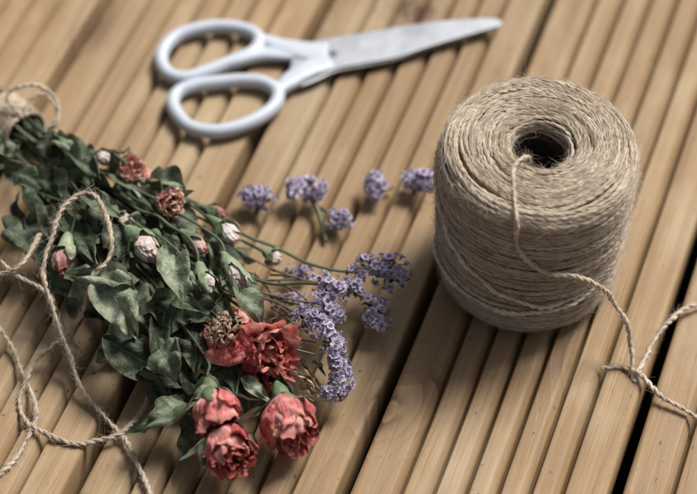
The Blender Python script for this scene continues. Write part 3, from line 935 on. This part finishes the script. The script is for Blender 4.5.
def cluster(parent, pts, n, spread, R, seed, lift=(0, -.25, .8), name='blossom', label=None):
    """one papery head: florets packed along a short arched spike, brown bracts beneath"""
    r = np.random.default_rng(seed)
    P = spline(pts, .0006)
    mb = MB()
    T, N, B = frames(P, (0, 0, 1))
    n = int(n*1.65)
    for k in range(n):
        i = min(len(P)-1, int((k+r.random())/n*len(P)))
        a = r.normal()*1.0
        up = unit(np.asarray(lift)+r.normal(size=3)*.35)
        rad = unit(up*math.cos(a)+np.cross(T[i], up)*math.sin(a)+T[i]*r.normal()*.35)
        c = P[i]+rad*spread*r.uniform(.35, 1.0)
        c[2] = max(c[2], .0025)
        floret(mb, c, unit(rad+r.normal(size=3)*.18), R*r.uniform(.6, 1.2), int(r.integers(1e9)))
    nb = max(8, n//2)
    for k in range(nb):
        i = int(r.integers(0, len(P)))
        d = unit(r.normal(size=3)+np.array([0, 0, .1])); d[2] = abs(d[2])*.6
        p = P[i]+d*spread*.15; q = P[i]+d*spread*r.uniform(.55, 1.0)
        tube(mb, np.array([p, (p+q)/2+r.normal(size=3)*.0003, q]), np.array([.0005, .0007, .0002]), 5, mi=1)
    tube(mb, P-np.array([0, 0, spread*.2]), .0006, 6, mi=1)
    o = mb.build(name, [M['lilac'], M['bract']], parent, P[0])
    if label: o['label'] = label
    return o

def spray(parent, path, rad, mat='stem', name='statice_stem', squash=1.0):
    P = spline(path, .0015)
    P[:, 2] = np.maximum(P[:, 2], rad*1.05+.0002)
    mb = MB(); tt = np.linspace(0, 1, len(P))
    tube(mb, P, rad*(1.1-.5*tt), 8, squash=squash)
    return mb.build(name, M[mat], parent, P[0])

def pxl(L): return [at(*q) for q in L]
FR = .0021
st = spray(bouquet, pxl([(12, 122, .018), (110, 165, .024), (200, 205, .022), (243, 234, .020), (275, 247, .019), (305, 262, .020), (333, 270, .023), (352, 272, .025)]), .0014, squash=.7)
cluster(st, pxl([(354, 274, .024), (366, 266, .026), (382, 266, .026), (396, 269, .024), (402, 281, .021), (390, 277, .020), (372, 273, .020)]), 60, .0058, FR, 301)
st = spray(bouquet, pxl([(10, 118, .016), (120, 200, .022), (210, 255, .022), (264, 282, .021), (300, 283, .021), (318, 284, .022)]), .0013)
cluster(st, pxl([(318, 282, .024), (330, 290, .026), (343, 293, .026), (354, 284, .024), (356, 296, .022)]), 44, .0050, FR, 302)
st = spray(bouquet, pxl([(12, 124, .014), (140, 220, .018), (240, 275, .016), (300, 280, .013), (345, 290, .010), (366, 300, .012)]), .0009, 'drystem')
cluster(st, pxl([(366, 302, .014), (376, 307, .014), (381, 316, .012), (377, 326, .010), (371, 318, .010)]), 30, .0056, FR, 303)
st = spray(bouquet, pxl([(12, 116, .016), (130, 220, .018), (220, 290, .02), (270, 300, .022), (298, 314, .021)]), .0010, 'drystem')
cluster(st, pxl([(300, 316, .022), (314, 320, .024), (326, 331, .025), (333, 346, .023)]), 44, .0056, FR, 304)
st = spray(bouquet, pxl([(12, 119, .014), (140, 240, .018), (230, 300, .018), (280, 335, .014), (305, 365, .012), (322, 388, .012)]), .0011, 'drystem')
cluster(st, pxl([(334, 350, .020), (337, 363, .019), (343, 376, .017), (341, 390, .014), (328, 395, .012)]), 46, .0052, FR, 305)
st = spray(bouquet, pxl([(12, 120, .015), (140, 230, .019), (230, 282, .022), (285, 298, .023), (322, 304, .022)]), .0009, 'drystem')
cluster(st, pxl([(318, 303, .022), (330, 308, .023), (338, 320, .021)]), 28, .0052, FR, 306)
st = spray(bouquet, pxl([(12, 117, .012), (130, 190, .012), (220, 240, .010), (270, 268, .007), (296, 274, .006)]), .0008, 'drystem')
cluster(st, pxl([(288, 272, .006), (300, 270, .007), (308, 276, .006)]), 12, .0034, FR*.9, 307)
st = spray(bouquet, pxl([(12, 118, .010), (140, 220, .010), (230, 275, .008), (275, 300, .006), (290, 308, .006)]), .0008, 'drystem')
cluster(st, pxl([(276, 300, .006), (290, 304, .006), (300, 300, .005)]), 14, .0034, FR*.9, 308)
st = spray(bouquet, pxl([(270, 296, .02), (292, 303, .023), (306, 305, .025)]), .0006, 'drystem')
cluster(st, pxl([(307, 306, .0255), (310, 307, .0255)]), 3, .0016, FR, 309)
# brown twiggy sprays between the statice and the roses
rt = np.random.default_rng(5)
for k in range(16):
    x0, y0 = rt.uniform(230, 290), rt.uniform(270, 350)
    x1, y1 = x0+rt.uniform(25, 50), y0+rt.uniform(-5, 40)
    if x1 > 338: x1 = 338
    z0 = rt.uniform(.008, .018)
    spray(bouquet, pxl([(x0, y0, z0), ((x0+x1)/2, (y0+y1)/2+rt.normal()*4, z0+.004), (x1, y1, z0+.002)]), .0006, 'drystem', 'dry_twig')
for k in range(14):
    x0, y0 = rt.uniform(296, 322), rt.uniform(352, 396)
    z0 = rt.uniform(.006, .014)
    leaf(bouquet, at(x0, y0, z0), at(x0+rt.uniform(4, 14), y0+rt.uniform(2, 14), z0+rt.uniform(0, .006)), .0032, .001, .9, .6, .5, 900+k, name='dry_bract', mat='sepal' if k % 4 == 0 else 'gold', nv=10, nu=7)

# ---- leaves that can be told apart in the photo: base, tip (px, px, z), width m
LEAVES = [
    ((98, 268, .046), (137, 334, .034), .027, .004, .35, .9, .4, None),
    ((163, 248, .050), (180, 306, .042), .019, .003, .45, .35, .1, (.35, -.3, 1)),
    ((160, 300, .034), (224, 318, .036), .019, .002, .3, .6, .2, (0, -.2, 1)),
    ((104, 338, .030), (182, 384, .020), .026, .002, -.25, .5, .3, (-.2, -.4, 1)),
    ((186, 402, .018), (150, 432, .012), .020, .006, .3, 1.0, .6, (-.2, -.5, 1)),
    ((192, 412, .016), (182, 462, .010), .013, .002, .5, .6, .2, (.6, -.3, 1)),
    ((55, 150, .034), (88, 186, .036), .018, .003, .4, .4, 0, (-.3, -.3, 1)),
    ((112, 222, .040), (122, 262, .040), .018, .002, .5, .7, .3, (.4, -.3, 1)),
    ((126, 258, .042), (112, 290, .040), .014, .003, .4, .8, .5, None),
    ((172, 300, .038), (200, 308, .038), .011, .002, .4, .8, .5, None),
    ((20, 190, .026), (24, 232, .022), .009, .001, .7, .4, .2, (-.7, -.2, .6)),
    ((2, 130, .030), (-4, 170, .020), .016, .002, .4, .6, .2, (-.6, -.2, .7)),
    ((44, 205, .034), (60, 246, .030), .015, .002, .5, .5, .2, None),
    ((88, 196, .044), (120, 216, .046), .015, .003, .4, .6, .4, None),
    ((206, 270, .040), (222, 292, .038), .012, .002, .5, .6, .4, None),
    ((228, 276, .034), (262, 294, .030), .018, .003, .4, .8, .5, None),
    ((234, 288, .032), (262, 324, .034), .016, .004, -.3, .8, .6, (.4, -.2, 1)),
    ((212, 300, .036), (238, 326, .036), .012, .003, .5, .8, .5, None),
    ((196, 330, .030), (196, 372, .024), .018, .002, -.3, .6, .3, None),
    ((150, 320, .030), (164, 372, .026), .016, .004, .6, .9, .9, (.5, -.4, .8)),
    ((214, 388, .032), (192, 400, .030), .008, .003, .5, .7, .4, None),
    ((226, 438, .022), (204, 466, .020), .009, .002, .6, .4, .3, (-.6, -.4, .8)),
    ((240, 436, .022), (262, 448, .014), .010, .001, .5, .6, .3, None),
    ((244, 380, .022), (270, 402, .024), .009, .002, .5, .6, .3, None),
    ((268, 374, .020), (292, 392, .022), .010, .002, .5, .7, .4, None),
    ((210, 360, .022), (236, 396, .020), .013, .002, .4, .7, .4, None),
    ((110, 170, .034), (150, 190, .034), .016, .002, .5, .5, .3, None),
    ((142, 176, .032), (190, 206, .030), .018, .003, .6, .3, .2, (.2, .3, 1)),
    ((70, 215, .034), (98, 250, .034), .019, .002, .4, .7, .4, None),
    ((40, 160, .028), (58, 208, .024), .018, .002, .4, .7, .4, None),
    ((160, 225, .040), (178, 258, .038), .012, .002, .5, .5, .3, None),
    ((228, 350, .010), (262, 398, .008), .026, .002, -.2, .6, .3, None),
    ((206, 372, .010), (250, 412, .008), .024, .002, .2, .6, .3, None),
    ((250, 362, .008), (280, 404, .007), .020, .002, .2, .5, -.3, None),
    ((66, 290, .028), (104, 318, .024), .022, .002, .3, .7, .4, None),
]
for i, (a, b, wd, ar, fo, cu, tw, nn) in enumerate(LEAVES):
    leaf(bouquet, at(*a), at(*b), wd, ar, fo, cu, tw, 400+i, nn)
# the tangle underneath
rl = np.random.default_rng(99)
POLY = [(-8, 132), (20, 136), (52, 128), (96, 158), (140, 172), (190, 212), (236, 248), (262, 282), (256, 318), (250, 348), (262, 392), (226, 412), (196, 424), (160, 396), (124, 372), (96, 336), (62, 300), (30, 262), (8, 236), (-6, 190)]
def inside(x, y):
    c = False
    for k in range(len(POLY)):
        (x0, y0), (x1, y1) = POLY[k], POLY[k-1]
        if (y0 > y) != (y1 > y) and x < (x1-x0)*(y-y0)/(y1-y0)+x0: c = not c
    return c
n = 0
while n < 64:
    x, y = rl.uniform(-8, 265), rl.uniform(125, 425)
    a = rl.normal()*.55+math.atan2(1.0, .95)
    ln = rl.uniform(30, 58)
    x1, y1 = x+ln*math.cos(a), y+ln*math.sin(a)
    if not (inside(x, y) and inside(x1, y1)): continue
    top = n >= 42
    z = rl.uniform(.030, .040) if top else rl.uniform(.006, .030)
    if top and (x1 > 205 or y1 > 330): continue
    if x1 > 215 and y1 > 300: z = min(z, .014)
    leaf(bouquet, at(x, y, z), at(x1, y1, max(.003, z+rl.normal()*.006-.003)), rl.uniform(.011, .017) if top else rl.uniform(.018, .030), rl.uniform(0, .005), rl.uniform(-.3, .8), rl.uniform(.4, 1.3), rl.normal()*.7, 500+n,
         (rl.normal()*.5, -.3+rl.normal()*.4, 1), nv=24, nu=13, crumple=1.3)
    n += 1

# ---- the binding
def binding():
    mb = MB()
    turns = 15
    t_ = np.linspace(0, 1, turns*60)
    a = t_*turns*2*PI
    r0 = .0118
    ax = NECK-ndir*.010+ndir[None]*(t_*.024)[:, None]
    P = ax+(nx*np.cos(a)[:, None]+nz*np.sin(a)[:, None]*.93)*(r0+.0004*np.sin(a*.37))[:, None]
    P[:, 2] = np.maximum(P[:, 2], .0012)
    P = resample(P, .0007)
    twine(mb, P, .0011, .007, 2, 6, tone=.5, seed=3)
    T, N, B = frames(P)
    out = unit(P-NECK-((P-NECK)@ndir)[:, None]*ndir)
    fuzz(mb, P+out*.0008, out, T, 1500, .001, .008, .00004, 5, .4)
    o = mb.build('twine_wrap', M['jute'], bouquet, NECK)
    cord('bow_loop', pxl([(22, 118, .026), (8, 100, .032), (14, 89, .036), (34, 85, .038), (50, 92, .036), (58, 106, .031), (54, 122, .026), (44, 132, .022)]), o, .0011, 71, .5)
    cord('bow_loop', pxl([(24, 116, .027), (30, 100, .030), (44, 94, .031), (55, 104, .029), (57, 118, .024), (50, 128, .020)]), o, .0011, 72, .5)
binding()

# ------------------------------------------------------------------ loose twine at the left
tw_o = at(28, 385, 0)
loose = thing('jute_twine', 'loose length of jute twine looped over the bouquet, crossing itself on the boards', 'twine', tw_o)
loop = [(170, 540, .002), (148, 492, .0022), (131, 447, .0034), (116, 430, .0024), (88, 397, .006), (72, 362, .014), (57, 319, .030), (47, 290, .040), (45, 262, .047), (51, 234, .053), (64, 208, .058),
        (82, 194, .060), (97, 198, .060), (108, 217, .058), (112, 240, .056), (106, 262, .052), (95, 277, .047), (79, 318, .028), (62, 340, .017), (46, 353, .010), (33, 366, .0065), (26, 378, .0052), (19, 393, .0026),
        (19, 407, .0016), (27, 421, .0022), (39, 429, .0040), (56, 437, .0022), (77, 443, .0016), (95, 441, .0020), (110, 437, .0044), (124, 433, .0046), (134, 424, .0020), (141, 410, .0013), (152, 392, .0013)]
cord('twine_loop', pxl(loop), loose, .00118, 81, .34, hair=4200)
strand = [(40, 236, .030), (33, 247, .034), (28, 256, .035), (17, 267, .034), (-2, 275, .030), (-24, 286, .024), (-30, 302, .015), (-16, 316, .010), (0, 328, .0075), (12, 347, .0045), (24, 375, .0026), (32, 395, .0040), (35, 411, .0044), (34, 424, .0020),
          (27, 440, .0014), (16, 456, .0013), (0, 473, .0012), (-24, 490, .0012)]
cord('twine_strand', pxl(strand), loose, .00118, 82, .34, hair=2400)
strand2 = [(2, 262, .028), (17, 275, .030), (37, 285, .030), (50, 296, .026), (58, 312, .018), (66, 332, .012), (82, 356, .008)]
cord('twine_strand', pxl(strand2), loose, .0011, 83, .34, hair=250)

# ------------------------------------------------------------------ loose statice pieces
GRP = 'statice sprigs scattered on the decking'
def sprig(label, heads, stems, seed):
    o = thing('statice_sprig', label, 'dried flower', at(*heads[0][0][0][:2], 0), GRP)
    for i, (pts, n, sp) in enumerate(heads):
        cluster(o, pxl(pts), int(n*1.2), sp*1.2, FR*1.1, seed+i)
    for pts, rad, mat in stems:
        spray(o, pxl(pts), rad, mat, 'stem')
    return o
sprig('stubby purple statice piece close to the pale rosebuds', [([(246, 199, .008), (257, 196, .009), (268, 200, .008)], 26, .0045)],
      [([(258, 203, .006), (257, 210, .004), (255, 220, .0015)], .0014, 'stem')], 700)
sprig('two headed purple statice sprig with a green stem pointing down', [([(293, 194, .009), (305, 189, .010), (318, 189, .009)], 28, .0045), ([(330, 221, .006), (338, 220, .007), (346, 220, .006)], 15, .0036)],
      [([(310, 196, .007), (317, 208, .006), (322, 225, .004), (326, 242, .0015)], .0017, 'stem'), ([(315, 206, .006), (324, 210, .006), (334, 220, .005)], .0011, 'stem')], 710)
sprig('upright purple statice head with a short brown stalk to its right', [([(374, 178, .009), (376, 187, .008), (375, 195, .006)], 22, .0036)],
      [([(377, 189, .006), (384, 190, .004), (394, 187, .002)], .0013, 'drystem')], 720)
sprig('small purple statice head beside the twine spool', [([(411, 182, .008), (419, 180, .009), (427, 183, .008)], 22, .0042)],
      [([(421, 184, .006), (416, 190, .004), (412, 195, .002)], .0013, 'drystem')], 730)
